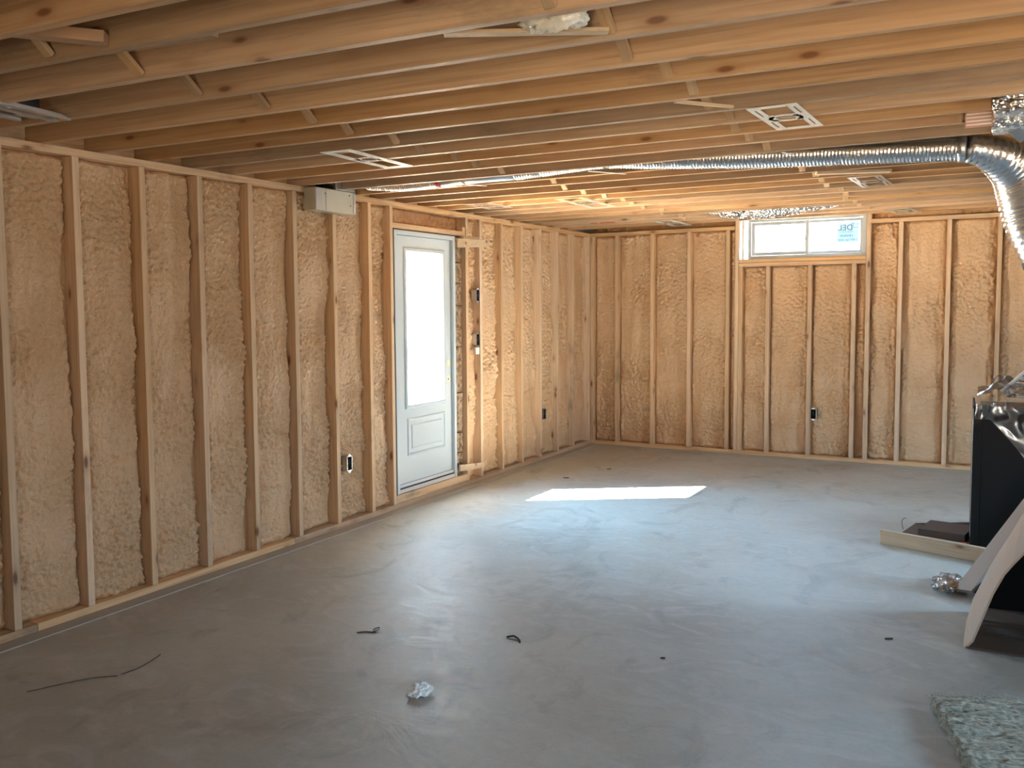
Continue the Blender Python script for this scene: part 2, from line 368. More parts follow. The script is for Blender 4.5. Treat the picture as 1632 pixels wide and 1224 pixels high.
lumber('wall_stud', (-.14, -.062, Z0), (0, -.003, Z1), WZ, 'double pine stud filling the corner, left wall side', 'stud', 'left wall studs')
lumber('wall_stud', (.002, .0, Z0), (.036, .14, Z1), WZ, 'narrow pine stud in the corner, back wall side', 'stud', 'back wall studs')
bw = {0: XB, 1: XB+S, 2: XB+2*S, 3: XB+3*S}
for k in range(4):
    x = XB+S*k; lumber('wall_stud', (x-T/2, 0, Z0), (x+T/2, .14, Z1), WZ, 'upright pine stud on back wall, %s from the corner' % ORD[k], 'stud', 'back wall studs')
for k in range(7, 17):
    x = XB+S*k; lumber('wall_stud', (x-T/2, 0, Z0), (x+T/2, .14, Z1), WZ, 'upright pine stud on back wall, %s to the right of the window' % ORD[k-7], 'stud', 'back wall studs')
lumber('king_stud', (1.605, 0, Z0), (1.643, .14, 2.44), WZ, 'full height pine stud along the left edge of the high window', 'stud')
lumber('king_stud', (2.856, 0, Z0), (2.894, .14, 2.44), WZ, 'full height pine stud along the right edge of the high window', 'stud')
lumber('window_sill_plate', (1.645, -.004, 1.985), (2.854, .14, 2.018), WX, 'orange toned wood sill board right under the high window', 'wall plate')
lumber('window_sill_plate', (1.645, 0, 1.944), (2.854, .14, 1.982), WX, 'pale wood plate under the window sill board, on the short studs', 'wall plate')
ZS = 1.943
lumber('cripple_stud', (1.645, 0, Z0), (1.683, .14, ZS), WZ, 'short stud below the window, far left against the tall stud', 'stud', 'short studs under the window')
for k, nm in ((4, 'leftmost of the three loose standing ones'), (5, 'middle one, with the outlet box at its right'), (6, 'rightmost of the three loose standing ones')):
    x = XB+S*k; x2 = x
    lumber('cripple_stud', (x2-T/2, 0, Z0), (x2+T/2, .14, ZS), WZ, 'short stud below the window, ' + nm, 'stud', 'short studs under the window')
# dark nail heads are left to the knots; door rough opening
lumber('door_sill_board', (-.14, -3.82, T+.006), (.0, -2.742, .105), WY, 'wood sill board under the white door, on the floor plate', 'board')
lumber('door_header', (-.13, -3.82, 2.165), (-.002, -2.79, 2.203), WY, 'wood header board right above the white door', 'board')
lumber('header_block', (-.05, -2.785, 2.14), (-.003, -2.742, 2.24), WZ, 'small upright wood block at the right end of the door header', 'board')

# ------------------------------------------------------------------ spray foam, one sheet per bay
def recess(u, z, du, dz0, dz1, sd, big=1.):
    p = V((u*1.0, z, sd))
    low = noise.noise(p*3.1)*.55+noise.noise(p*1.3+V((5, 1, 2)))*.6
    r = .056 - .034*low
    rough = min(1, max(0, .5+1.6*noise.noise(p*2.3+V((9, 3, 7)))))
    q = V((u*1.25, z*.85, sd)); wv = noise.noise_vector(q*14)*.012; q = q+wv
    d = noise.voronoi(q*36)[0]
    r -= (.024*(.45-d[0])*(.3+.9*rough)) + .010*(d[1]-d[0]-.25)*(.2+.8*rough)
    r += .018*noise.noise(V((u*10, z*2.6, sd+2))) + .016*(abs(noise.noise(V((u*26, z*44, sd))+wv*40))-.25)*(.5+rough)
    r += .004*noise.noise(q*75)
    # the foam shrinks back beside wood and piles up in beads
    e = du
    bead = max(0., noise.noise(V((u*2, z*4.3, sd+3)))+.5)
    if e < .07:
        t = 1-e/.07
        r += .030*t*t
        d2 = noise.voronoi(V((u*26, z*22, sd)))[0]
        r -= bead*.045*max(0, 1-abs(e-.022)/.022)*(1.05-d2[0])
    ez = min(dz0, dz1)
    if ez < .10:
        t = 1-ez/.10; d2 = noise.voronoi(V((u*20, z*20, sd+1)))[0]
        r -= .02*t*(.8-d2[0])
        if ez < .02: r += .02*(1-ez/.02)
    zc = .74+.10*noise.noise(V((u*3, 0, sd)))
    r += .011*math.exp(-((z-zc)/.012)**2)*(1 if math.sin(sd*5) > -.3 else 0)
    if z < zc: r -= .006*math.exp(-(zc-z)/.15)
    return min(.085, max(.003, r))
def foam(a, b, z0, z1, wall, sd, step, label, m=None, extra=0., name='spray_foam_panel', group='spray foam bays'):
    nu = max(4, int((b-a)/step)); nz = max(4, int((z1-z0)/step)); bm = bmesh.new(); g = []
    rows = []
    def P(u, r, z): return (-r, u, z) if wall == 'L' else (u, r, z)
    for j in range(nz+1):
        z = z0+(z1-z0)*j/nz; row = []
        for i in range(nu+1):
            u = a+(b-a)*i/nu
            row.append(bm.verts.new(P(u, recess(u, z, min(u-a, b-u), z-z0, z1-z, sd)+extra, z)))
        rows.append(row)
    for j in range(nz):
        for i in range(nu): bm.faces.new((rows[j][i], rows[j][i+1], rows[j+1][i+1], rows[j+1][i]))
    # closed back
    bk = [bm.verts.new(P(u, .139, z)) for u, z in ((a, z0), (b, z0), (b, z1), (a, z1))]
    bm.faces.new(bk)
    bm.faces.new(rows[0]+[bk[1], bk[0]]); bm.faces.new(rows[-1][::-1]+[bk[3], bk[2]])
    bm.faces.new([r[0] for r in rows][::-1]+[bk[0], bk[3]]); bm.faces.new([r[-1] for r in rows]+[bk[2], bk[1]])
    o = obj(name, bm, m or FOAM, smooth=True); me = o.data
    for p in me.polygons[-5:]: p.use_smooth = False
    return tag(o, label, 'insulation', group)
h_ = T/2+.0006
Zf0, Zf1 = Z0+.0005, Z1-.0005
yl = studs_l
for i in range(len(yl)-1):
    n = len(yl)-2-i; k = ks[i]
    st = .0065 if k >= -2 else (.012 if k >= -4 else .05)
    foam(yl[i]+h_, yl[i+1]-h_, Zf0, Zf1, 'L', i*1.7, st, 'beige spray foam bay on left wall, %s left of the narrow bay by the door' % ORD[n])
foam(yl[-1]+h_, -3.859, Zf0, Zf1, 'L', 31.3, .0065, 'narrow strip of beige spray foam just left of the door frame stud')
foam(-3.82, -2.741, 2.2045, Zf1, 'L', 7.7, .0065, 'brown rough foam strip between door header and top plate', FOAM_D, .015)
foam(-2.7015, yb-h_, Zf0, Zf1, 'L', 33.1, .007, 'narrow lumpy spray foam strip between door opening and switch box stud')
foam(yb+h_, YL+S*12-h_, Zf0, Zf1, 'L', 35.3, .007, 'spray foam bay right after the switch boxes on left wall')
for k in range(12, 16):
    foam(YL+S*k+h_, YL+S*(k+1)-h_, Zf0, Zf1, 'L', 40+k*1.3, .009, 'yellowish spray foam bay on left wall, %s bay from corner' % ORD[16-k])
foam(YL+S*16+h_, -.0625, Zf0, Zf1, 'L', 61, .009, 'yellowish spray foam bay on left wall, touching the corner stud')
xs = [.0365-h_+.001]+[XB+S*k for k in range(4)]+[1.624]
for i in range(5):
    foam(xs[i]+h_, xs[i+1]-h_, Zf0, Zf1, 'B', 70+i*1.9, .009, 'spray foam on back wall left of window, %s bay from corner' % ORD[i])
xs = [1.664, XB+4*S, XB+5*S, XB+6*S, 2.856+T/2]
for i, nm in enumerate(('far left, narrow', 'second from left', 'right of the middle short stud, behind the outlet box', 'far right, very narrow strip')):
    foam(xs[i]+h_, xs[i+1]-h_, Zf0, ZS-.001, 'B', 90+i*1.9, .009, 'spray foam below the window, ' + nm)
xs = [2.875]+[XB+S*k for k in range(7, 17)]
for i in range(10):
    foam(xs[i]+h_, xs[i+1]-h_, Zf0, Zf1, 'B', 110+i*1.9, .009 if i < 4 else .04, 'spray foam on back wall, %s bay right of the window' % ORD[i])
# foam on the rim above the plates
def rim(a, b, wall, sd, label, extra=.0):
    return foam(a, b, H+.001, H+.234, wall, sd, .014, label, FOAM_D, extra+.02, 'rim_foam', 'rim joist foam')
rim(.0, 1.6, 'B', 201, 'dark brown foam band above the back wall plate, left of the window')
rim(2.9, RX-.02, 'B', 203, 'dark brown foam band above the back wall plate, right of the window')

# ------------------------------------------------------------------ joists
meas = {-7.53: .060, -7.215: .065, -6.90: .055, -6.580: .055, -6.275: .045, -5.975: .040, -5.67: .030, -5.385: .025, -5.10: .02, -4.82: .012, -4.49: .015, -4.20: .012, -3.91: .012, -3.58: .010, -3.28: .008, -2.98: .006, -2.68: .005, -2.385: .004, -2.07: .003, -1.775: .002, -1.49: .0, -1.20: .0, -.905: .0, -.56: .0}
ylist = [(-10.84+.305*i, .06) for i in range(11)] + sorted(meas.items()) + []
jm = None; JH = .235; JX0, JX1 = -.135, RX-.02
bmj = box((-3.668, -.019, 0), (3.668-.0, .019, JH), .002)
jproto = None; JY = []
for i, (y, s) in enumerate(ylist):
    n = len(ylist)-1-i
    lab = 'wooden ceiling joist, %s counted from the back wall' % ORD[n]
    if jproto is None: o = obj('ceiling_joist', bmj, WJ); jproto = o
    else: o = jproto.copy(); C.objects.link(o)
    xm = (JX0+JX1)/2
    o.location = (xm, y-.019+s*(xm-2.3), H); o.rotation_euler = (0, 0, math.atan(s))
    tag(o, lab, 'joist', 'ceiling joists'); JY.append((y, s))
def jy(i, x): return JY[i][0]+JY[i][1]*(x-2.3)      # far face of joist i at x
# short blocks in the bays over the left wall (rim blocking) carrying brown foam
for i in range(len(JY)-1):
    y0 = jy(i, -.1)+.003; y1 = jy(i+1, -.1)-.041
    if y0 < -8.2: continue
    n = len(JY)-2-i
    o = tag(obj('rim_block', box((-.13, y0, H+.001), (-.095, y1, H+.233)), WY), 'short block closing joist bay over left wall, %s bay from the back wall' % ORD[n], 'block', 'rim blocks over the left wall')
# cross bridging
def bridging(x0, i, side, label, dx=0.):
    """a 1x3 strut from low on joist i+1 (or i) to high on the other, across the bay"""
    ya = jy(i, x0)+.001; yb_ = jy(i+1, x0)-.039
    if side: p, q = (x0, ya+.008, H+.205), (x0, yb_-.008, H+.012)
    else: p, q = (x0, yb_-.008, H+.205), (x0, ya+.008, H+.012)
    o = add_plank('bridging_strut', p, q, .036, .018, W_BR, (0, -.5, 1))
    tag(o, label, 'bridging', 'cross bridging between joists')
W_BR = wood('bridging_pine', 0, base=(.55, .37, .20), var=.3, stain=.3, knots=False)
rows = ((1.34, 'left row'), (2.90, 'right row'))
for x0, rn in rows:
    for i in range(9, len(JY)-2):
        n = len(JY)-2-i
        xx = x0 + random.uniform(-.05, .05)
        for side in (0, 1):
            x2 = xx+(.045 if side else -.0)
            if -4.55 < jy(i, 2.3) < -4.4: continue
            bridging(x2, i, side, 'bridging strut, %s, %s joist bay from back wall, %s' % (rn, ORD[n], ('far end low' if side else 'near end low')))

# ------------------------------------------------------------------ window
wr = struct(bpy.data.objects.new('window_1', None)); C.objects.link(wr); wr.location = (1.67, .05, WZ0)
wr['kind'] = 'structure'
def wbox(name, rects, m, y0, y1, parent, bev=.003):
    bm = bmesh.new()
    for x0, z0, x1, z1 in rects: bx(bm, (x0-1.67, y0-.05, z0-WZ0), (x1-1.67, y1-.05, z1-WZ0), 0, bev)
    return obj(name, bm, m, parent)
def frame(x0, z0, x1, z1, t): return [(x0, z0, x0+t, z1), (x1-t, z0, x1, z1), (x0+t, z0, x1-t, z0+t), (x0+t, z1-t, x1-t, z1)]
A0, A1, B0, B1 = 1.725, 2.849, 2.0205, 2.425
wbox('window_frame', frame(A0, B0, A1, B1, .032), VINYL, .035, .12, wr)
wbox('window_jamb', [(1.668, B0, 1.690, B1)], plain('white_jamb', (.7, .7, .68), .5), .02, .13, wr)
ms = 2.298
f1 = wbox('sash', frame(A0+.034, B0+.034, ms+.02, B1-.034, .034), VINYL, .055, .075, wr)
f2 = wbox('sash', frame(ms-.02, B0+.034, A1-.034, B1-.034, .028), VINYL, .078, .098, wr)
wbox('window_pane', [(A0+.06, B0+.06, ms, B1-.06)], GLASS, .064, .067, f1, 0)
wbox('window_pane', [(ms, B0+.055, A1-.055, B1-.055)], GLASS, .087, .090, f2, 0)
wbox('latch', [(ms-.022, 2.19, ms-.008, 2.22)], VINYL, .046, .055, f1, .002)
# the sticker: printed on the outside of the glass, so it reads mirrored from in here
stk = obj('sticker', box((2.575-1.67, .0915-.05, 2.155-WZ0), (2.772-1.67, .0925-.05, 2.352-WZ0), 0), BLUEW, wr)
stk['label'] = 'pale blue printed maker sticker on the right pane'
def text(s, x, z, size, m, par, y=.0905, name='lettering'):
    cu = bpy.data.curves.new(name, 'FONT'); cu.body = s; cu.size = size; cu.extrude = .0004; cu.align_x = 'CENTER'; cu.offset = size*.012
    t = bpy.data.objects.new(name, cu); C.objects.link(t)
    bpy.context.view_layer.update(); dg = bpy.context.evaluated_depsgraph_get()
    me = bpy.data.meshes.new_from_object(t.evaluated_get(dg)); bpy.data.objects.remove(t)
    o = bpy.data.objects.new(name, me); me.materials.clear(); me.materials.append(m); C.objects.link(o); o.parent = par
    o.location = (x-1.67, y-.05, z-WZ0); o.rotation_euler = (R(90), 0, R(180))
    return o
text('DEL', 2.652, 2.275, .078, MARK, stk)
text('windows & doors', 2.665, 2.255, .019, MARK, stk)
bm = bmesh.new()
for k in range(14): bx(bm, (2.602-1.67+.0085*k, .0900-.05, 2.212-WZ0), (2.602-1.67+.0085*k+(.005 if k % 3 else .003), .0908-.05, 2.212-WZ0+(.020 if k % 4 else .013)))
obj('small_print', bm, MARK, stk)
text('1-877-561-4335', 2.67, 2.172, .027, MARK, stk)
bm = bmesh.new()
for a, b, c, d in ((2.705, 2.285, 2.709, 2.345), (2.705, 2.341, 2.735, 2.345), (2.722, 2.300, 2.726, 2.352), (2.722, 2.296, 2.765, 2.300), (2.761, 2.296, 2.765, 2.335)):
    bx(bm, (a-1.67, .0900-.05, b-WZ0), (c-1.67, .0910-.05, d-WZ0))
obj('emblem', bm, MARK, stk)
for x, pr in ((1.845, .062), (2.345, .085)):
    bm = bmesh.new()
    for r, a0, a1 in ((.017, 0, 5), (.010, 2, 6.2), (.004, 0, 6.28)):
        tube(bm, [(x-1.67+r*math.cos(t), pr-.05, 2.335-WZ0+r*math.sin(t)) for t in [a0+(a1-a0)*k/10 for k in range(11)]], .0025, 5)
    for k in range(3): bx(bm, (x-1.67-.014, pr-.051, 2.300-WZ0+.006*k), (x-1.67+.012-.004*k, pr-.049, 2.302-WZ0+.006*k))
    o = obj('rating_mark', bm, MARK, wr); o['label'] = 'small dark round certification mark on the glass'

# ------------------------------------------------------------------ door (empty at sill)
dr = struct(bpy.data.objects.new('door_1', None)); C.objects.link(dr); dr.location = (-.05, -3.3, .106)
def dbox(name, lo, hi, m, par=dr, bev=.003):
    o = dr.location; return obj(name, box(V(lo)-o, V(hi)-o, bev), m, par)
FY0, FY1, FZ0, FZ1 = -3.788, -2.895, .107, 2.155
def dmulti(name, lst, m, par=dr, bev=.002):
    bm = bmesh.new(); o = dr.location
    for lo, hi in lst: bx(bm, V(lo)-o, V(hi)-o, 0, bev)
    return obj(name, bm, m, par)
dmulti('door_frame', [((-.14, FY0, FZ0), (-.012, FY0+.034, FZ1)), ((-.14, FY1-.034, FZ0), (-.012, FY1, FZ1)), ((-.14, FY0+.034, FZ1-.034), (-.012, FY1-.034, FZ1)), ((-.14, FY0+.033, FZ1-.06), (-.0895, FY1-.033, FZ1-.033)), ((-.14, FY0+.033, FZ0+.03), (-.0895, FY0+.056, FZ1-.05)), ((-.14, FY1-.056, FZ0+.03), (-.0895, FY1-.033, FZ1-.05))], DOORP)
thr = dmulti('threshold', [((-.14, FY0+.034, FZ0), (-.018, FY1-.034, FZ0+.03)), ((-.14, FY0+.034, FZ0+.038), (-.03, FY1-.034, FZ0+.062))], plain('threshold_grey', (.6, .6, .62), .5))
obj('weatherstrip', box(V((-.14, FY0+.035, FZ0+.0295))-dr.location, V((-.022, FY1-.035, FZ0+.0385))-dr.location, 0), BLACK_STRIP, thr)
# leaf with a glazed opening, moulded lower panel
LY0, LY1, LZ0, LZ1 = FY0+.037, FY1-.037, FZ0+.064, FZ1-.037
GY0, GY1, GZ0, GZ1 = -3.598, -3.050, .785, 2.005
lx0, lx1 = -.088, -.044
lf = dmulti('door_leaf', [((lx0, LY0, LZ0), (lx1, GY0, LZ1)), ((lx0, GY1, LZ0), (lx1, LY1, LZ1)), ((lx0, GY0, GZ1), (lx1, GY1, LZ1)), ((lx0, GY0, LZ0), (lx1, GY1, GZ0))], DOORP, bev=0)
def ring(name, y0, y1, z0, z1, prof, m, par):
    """rectangular moulding: profile of (inset, height) swept round"""
    bm = bmesh.new(); o = dr.location; rings = []
    for ins, hgt in prof:
        rings.append([bm.verts.new(V((lx1+hgt, y, z))-o) for y, z in ((y0+ins, z0+ins), (y1-ins, z0+ins), (y1-ins, z1-ins), (y0+ins, z1-ins))])
    for i in range(len(rings)-1):
        for k in range(4): bm.faces.new((rings[i][k], rings[i][(k+1) % 4], rings[i+1][(k+1) % 4], rings[i+1][k]))
    return bm
bm = ring('x', GY0-.028, GY1+.028, GZ0-.028, GZ1+.028, [(0, 0), (.004, .009), (.012, .012), (.020, .008), (.030, .010), (.048, -.012), (.05, -.02)], DOORP, lf)
gf = obj('glass_moulding', bm, DOORP, lf)
o_ = dr.location
obj('glass_pane', box(V((-.068, GY0, GZ0))-o_, V((-.062, GY1, GZ1))-o_, 0), GLASS, lf)
PY0, PY1, PZ0, PZ1 = -3.600, -3.035, .380, .682
bm = ring('x', PY0, PY1, PZ0, PZ1, [(0, 0), (.006, .007), (.014, .009), (.022, .001), (.034, .0005), (.052, .001), (.062, .008), (.072, .006)], DOORP, lf)
iy0, iy1, iz0, iz1 = PY0+.072, PY1-.072, PZ0+.072, PZ1-.072
vs = [bm.verts.new(V((lx1+.006, y, z))-o_) for y, z in ((iy0, iz0), (iy1, iz0), (iy1, iz1), (iy0, iz1))]; bm.faces.new(vs)
obj('lower_panel', bm, DOORP, lf)
for z in (1.085, .955):
    bm = bmesh.new(); yk = -2.974
    tube(bm, [(lx1-o_.x+t, yk-o_.y, z-o_.z) for t in (-.001, .002)], .025, 24)  # solid disc in place of a hole, coloured as light coming through
    k = obj('lock_bore', bm, BORE_LIGHT, lf); k['label'] = 'round lock hole, outdoor light in it painted pale yellow'
    bm = bmesh.new(); tube(bm, [(lx1-o_.x+t, yk-.004-o_.y, z-.004-o_.z) for t in (.0018, .0028)], .008, 12); obj('bore_center', bm, INK if z < 1 else BORE_LIGHT, k)
for z in (1.98,):
    pass
# black strips put in for the dark of the gap around the frame, stonework at the right
tag(obj('gap_dark_strip', box((-.135, -3.819, .108), (-.010, -3.797, 2.16), 0), BLACK_STRIP), 'thin black strip in the gap left of the door frame', 'strip')
tag(obj('gap_dark_strip', box((-.13, -3.797, 2.157), (-.02, -2.80, 2.163), 0), BLACK_STRIP), 'thin black strip in the gap above the door frame', 'strip')
zz = [.108, .30, .475, .82, 1.22, 1.575, 1.76, 1.94, 2.155]; names = ORD
for i in range(len(zz)-1):
    bm = bmesh.new(); bx(bm, (-.139, -2.888, zz[i]+.004), (-.040, -2.748, zz[i+1]-.004), 0, .004)
    bmesh.ops.subdivide_edges(bm, edges=bm.edges[:], cuts=3, use_grid_fill=True)
    for v in bm.verts:
        if v.co.x > -.1: v.co.x += .008*noise.noise(v.co*30)
    tag(obj('rough_block', bm, STONE), 'mottled brown block right of the door, %s from the bottom' % ORD[i], 'block', 'brown blocks beside the door')
def shim(p, q, wd, th, label, tip=.35):
    """tapered wood shingle"""
    p, q = V(p), V(q); bm = bmesh.new()
    d = q-p; z = V((0, 0, 1)); n = d.normalized().cross(z).normalized()
    A = [p-z*wd/2-n*th/2, p+z*wd/2-n*th/2, p+z*wd/2+n*th/2, p-z*wd/2+n*th/2]
    B = [q-z*wd/2-n*th*tip/2, q+z*wd*.30-n*th*tip/2, q+z*wd*.30+n*th*tip/2, q-z*wd/2+n*th*tip/2]
    mid = (p+q)/2
    a = [bm.verts.new(v) for v in A]; b = [bm.verts.new(v) for v in B]
    bm.faces.new(a); bm.faces.new(b[::-1])
    for i in range(4): bm.faces.new((a[i], a[(i+1) % 4], b[(i+1) % 4], b[i]))
    return tag(obj('wood_shim', bm, W_PALE), label, 'shim', 'wood shims beside the door')
shim((.01, -2.895, 2.098), (.075, -2.465, 2.120), .075, .014, 'pale split wood shim sticking out at the top right of the door')
shim((.0, -2.78, 2.152), (.035, -2.56, 2.155), .028, .012, 'thin grey wood shim just above the bigger one at the door top')
shim((.01, -2.89, .178), (.045, -2.53, .160), .055, .014, 'pale wood shim sticking out at the bottom right of the door', .8)

# ------------------------------------------------------------------ electrical boxes
def ebox(loc, axis, label, open_=True, tall=True, metal=True):
    t = thing('electrical_box', label, 'electrical box', loc, 0 if axis == 'L' else R(-90), 'electrical boxes in the walls')
    hw, hh, d = .029, .052, .05
    bm = bmesh.new()   # local: opening faces +x
    for lo, hi in (((-d, -hw, -hh), (.004, -hw+.003, hh)), ((-d, hw-.003, -hh), (.004, hw, hh)), ((-d, -hw, -hh), (.004, hw, -hh+.003)), ((-d, -hw, hh-.003), (.004, hw, hh)), ((-d, -hw, -hh), (-d+.003, hw, hh))): bx(bm, lo, hi)
    obj('box_shell', bm, GALV if metal else DARK, t)
    obj('dark_interior', box((-d+.004, -hw+.004, -hh+.004), (-.006, hw-.004, hh-.004), 0), BLACKM, t)
    bm = bmesh.new()
    for s in (-1, 1): bx(bm, (.0, -.012, s*(hh+.006)-.007), (.003, .012, s*(hh+.006)+.007), 0, .001)
    obj('ear', bm, GALV, t)
    bm = bmesh.new()
    for k in range(3):
        pts = spline([(-.02, -.012+.012*k, -.02), (-.002, -.006+.008*k, .0), (.003, .006-.006*k, .018), (-.01, -.008+.01*k, .03)], .006)
        tube(bm, pts, .0022, 6)
    obj('wire', bm, DARK, t, smooth=True)
    return t
ebox((-.002, -4.40, .45), 'L', 'small dark outlet box low on the left wall, left of the door')
ebox((-.002, -2.535, 1.66), 'L', 'upper dark switch box on the stud right of the door')
ebox((-.002, -2.54, 1.27), 'L', 'lower square dark switch box right of the door, below the other')
ebox((-.002, -1.19, .465), 'L', 'small outlet box low on the left wall, near the corner')
ebox((2.395, .0, .46), 'B', 'small dark outlet box on the back wall below the window')
tag(obj('vapour_sheet', box((-.012, -2.585, 1.14), (.0035, -2.522, 1.20), 0), WHITEPOLY), 'clear plastic flap taped under the lower switch box', 'plastic')

# ------------------------------------------------------------------ metal boot on the left wall
t = thing('duct_boot', 'galvanised metal duct box hung on the left wall under the joists', 'duct', (0, -4.62, 2.28))
bm = bmesh.new()
bx(bm, (.002, -.215, -.075), (.10, .215, .075), 0, .004)
obj('boot_body', bm, GALV_D, t)
bm = bmesh.new(); bx(bm, (.0985, -.213, -.073), (.104, -.155, .073), 0, .002); bx(bm, (.0985, .19, -.073), (.104, .212, .073), 0, .002); bx(bm, (.1, -.11, -.07), (.103, -.095, .07), 0, .001)
obj('seam', bm, GALV, t)
bm = bmesh.new(); bx(bm, (-.06, .0, .076), (.10, .21, .15), 0, .003); obj('neck', bm, GALV, t)
bm = bmesh.new(); tube(bm, [(.04, .02, .076), (.04, -.10, .080)], .04, 20); obj('round_opening', bm, BLACKM, t)
bm = bmesh.new()
for y, z in ((-.12, .04), (.14, .05), (.15, -.02)): tube(bm, [(.103, y, z), (.107, y, z)], .004, 8)
obj('screw', bm, INK, t)

# ------------------------------------------------------------------ ducts
def flex(name, ctrl, m, parent, pitch=.018, amp=.005, seg=28, close=True):
    pts = spline(ctrl, pitch/4); bm = bmesh.new(); acc = 0; rad = []
    for i, p in enumerate(pts):
        if i: acc += math.dist(p[:3], pts[i-1][:3])
        rad.append(p[3]+amp*(.5-abs((acc/pitch) % 1-.5)*2)*1.0 + .0015*noise.noise(V((acc*9, 0, 3))))
    tube(bm, [p[:3] for p in pts], rad, seg, close); return obj(name, bm, m, parent, smooth=True)
t = thing('duct_run', 'silver flexible air duct running along the joist bay to the big duct', 'duct', (0, 0, 0))
yd = -4.335
flex('flex_section', [(.20, -4.40, 2.43, .062), (.45, yd, 2.415, .062), (.75, yd, 2.42, .064)], FLEX, t)
bm = bmesh.new(); tube(bm, [(.75, yd, 2.42), (1.0, yd, 2.425), (1.33, yd, 2.425)], .066, 28); obj('smooth_pipe', bm, GALV, t, smooth=True)
bm = bmesh.new(); tube(bm, [(.738, yd, 2.42), (.762, yd, 2.42)], .069, 24); c = obj('red_tape', bm, RED, t); c['label'] = 'dark red tape ring'
flex('flex_section', [(1.32, yd, 2.425, .068), (1.5, yd, 2.428, .064), (1.9, yd, 2.440, .06), (2.2, yd, 2.415, .06), (2.6, yd, 2.386, .062), (2.95, yd, 2.366, .062), (3.25, yd, 2.352, .063), (3.83, yd, 2.322, .064)], FLEX, t)
bm = bmesh.new(); tube(bm, [(3.80, yd, 2.324), (3.835, yd, 2.322)], .0685, 24); obj('clamp_ring', bm, GALV, t, smooth=True)
for x, z, l in ((.98, H-.006, 'a'), (1.95, H-.006, 'b')):
    o = add_plank('duct_strap', (x-.09, yd-.11, z), (x+.05, yd+.13, z), .022, .003, WHITEP)
    tag(o, 'white strap holding the silver duct up, %s one' % ('left' if l == 'a' else 'right'), 'strap')
o = add_plank('duct_strap', (2.985, jy(21, 3)-.005, H-.004), (3.03, jy(22, 3)-.02, H-.004), .02, .003, WHITEP); tag(o, 'short pale strap under the silver duct where it dips below the joists', 'strap')
t = thing('main_duct', 'large silver flexible duct bending down at the right edge', 'duct', (0, 0, 0))
flex('flex_bend', [(3.836, yd, 2.321, .066), (3.91, yd+.04, 2.305, .078), (3.99, yd+.12, 2.275, .105), (4.06, yd+.19, 2.22, .130), (4.105, yd+.23, 2.14, .148), (4.135, yd+.25, 2.04, .152), (4.17, yd+.25, 1.92, .148), (4.222, yd+.25, 1.80, .142)], FLEX, t, .030, .007, 40)
flex('flex_riser', [(4.05, yd+.24, 2.24, .10), (4.2, yd+.36, 2.20, .14), (4.45, yd+.42, 2.205, .15), (4.9, yd+.5, 2.205, .15)], FLEX, t, .030, .007, 40)
bm = bmesh.new(); tube(bm, [(4.221, yd+.25, 1.803), (4.233, yd+.25, 1.775)], .146, 40); c = obj('end_collar', bm, INK, t, smooth=True)
tag(add_plank('duct_strap', (3.86, -4.02, H+.0), (3.865, -4.0, H-.085), .03, .003, GALV, (1, 0, 0)), 'short dull metal strap hanging under a joist near the big duct', 'strap')
t = thing('insulated_duct', 'crinkled foil wrapped duct sagging between joists above the window', 'duct', (0, 0, 0))
ctrl = [(1.60, -1.33, 2.45, .05), (1.85, -1.33, 2.41, .075), (2.1, -1.33, 2.385, .082), (2.35, -1.33, 2.395, .08), (2.6, -1.33, 2.425, .075), (2.95, -1.33, 2.46, .06)]
pts = spline(ctrl, .02); bm = bmesh.new(); tube(bm, [p[:3] for p in pts], [p[3] for p in pts], 36)
for v in bm.verts:
    nrm = V((0, v.co.y+1.33, v.co.z-2.40)).normalized(); v.co += nrm*.012*noise.noise(v.co*28)+nrm*.006*noise.noise(v.co*70)
obj('foil_jacket', bm, FOIL, t)
bm = bmesh.new(); tube(bm, spline([(1.98, -1.33-.09, 2.45), (1.98, -1.33-.09, 2.36), (1.99, -1.33, 2.298), (2.0, -1.24, 2.36)], .02), .004, 6); obj('hanger', bm, INK, t)
# foil taped duct piece at the right edge
t = thing('foil_wrapped_elbow', 'crumpled foil taped duct elbow hung on a joist at the right edge', 'duct', (4.0, -4.97, 2.33))
bm = bmesh.new(); bx(bm, (-.045, -.22, .0), (.20, .05, .10), 0, .01); bx(bm, (-.05, -.02, -.03), (.22, .17, .06), 0, .01)
bmesh.ops.subdivide_edges(bm, edges=bm.edges[:], cuts=5, use_grid_fill=True)
for v in bm.verts: v.co += noise.noise_vector(v.co*40)*.007
obj('foil_wrap', bm, FOIL, t)
bm = bmesh.new(); prism(bm, [(.0, .10, -.02), (.12, .12, -.02), (.06, .16, -.075)], (0, -1, 0), .012); obj('foil_tail', bm, GALV, t)
o = obj('printed_label', box((-.15, -.035, -.02), (-.045, -.03, .05), 0), PINK, t); o['label'] = 'pink and white striped paper label'
bm = bmesh.new()
for k in range(4): bx(bm, (-.145, -.036, -.012+.015*k), (-.05, -.0355, -.006+.015*k))
obj('label_stripe', bm, WHITEP, o)

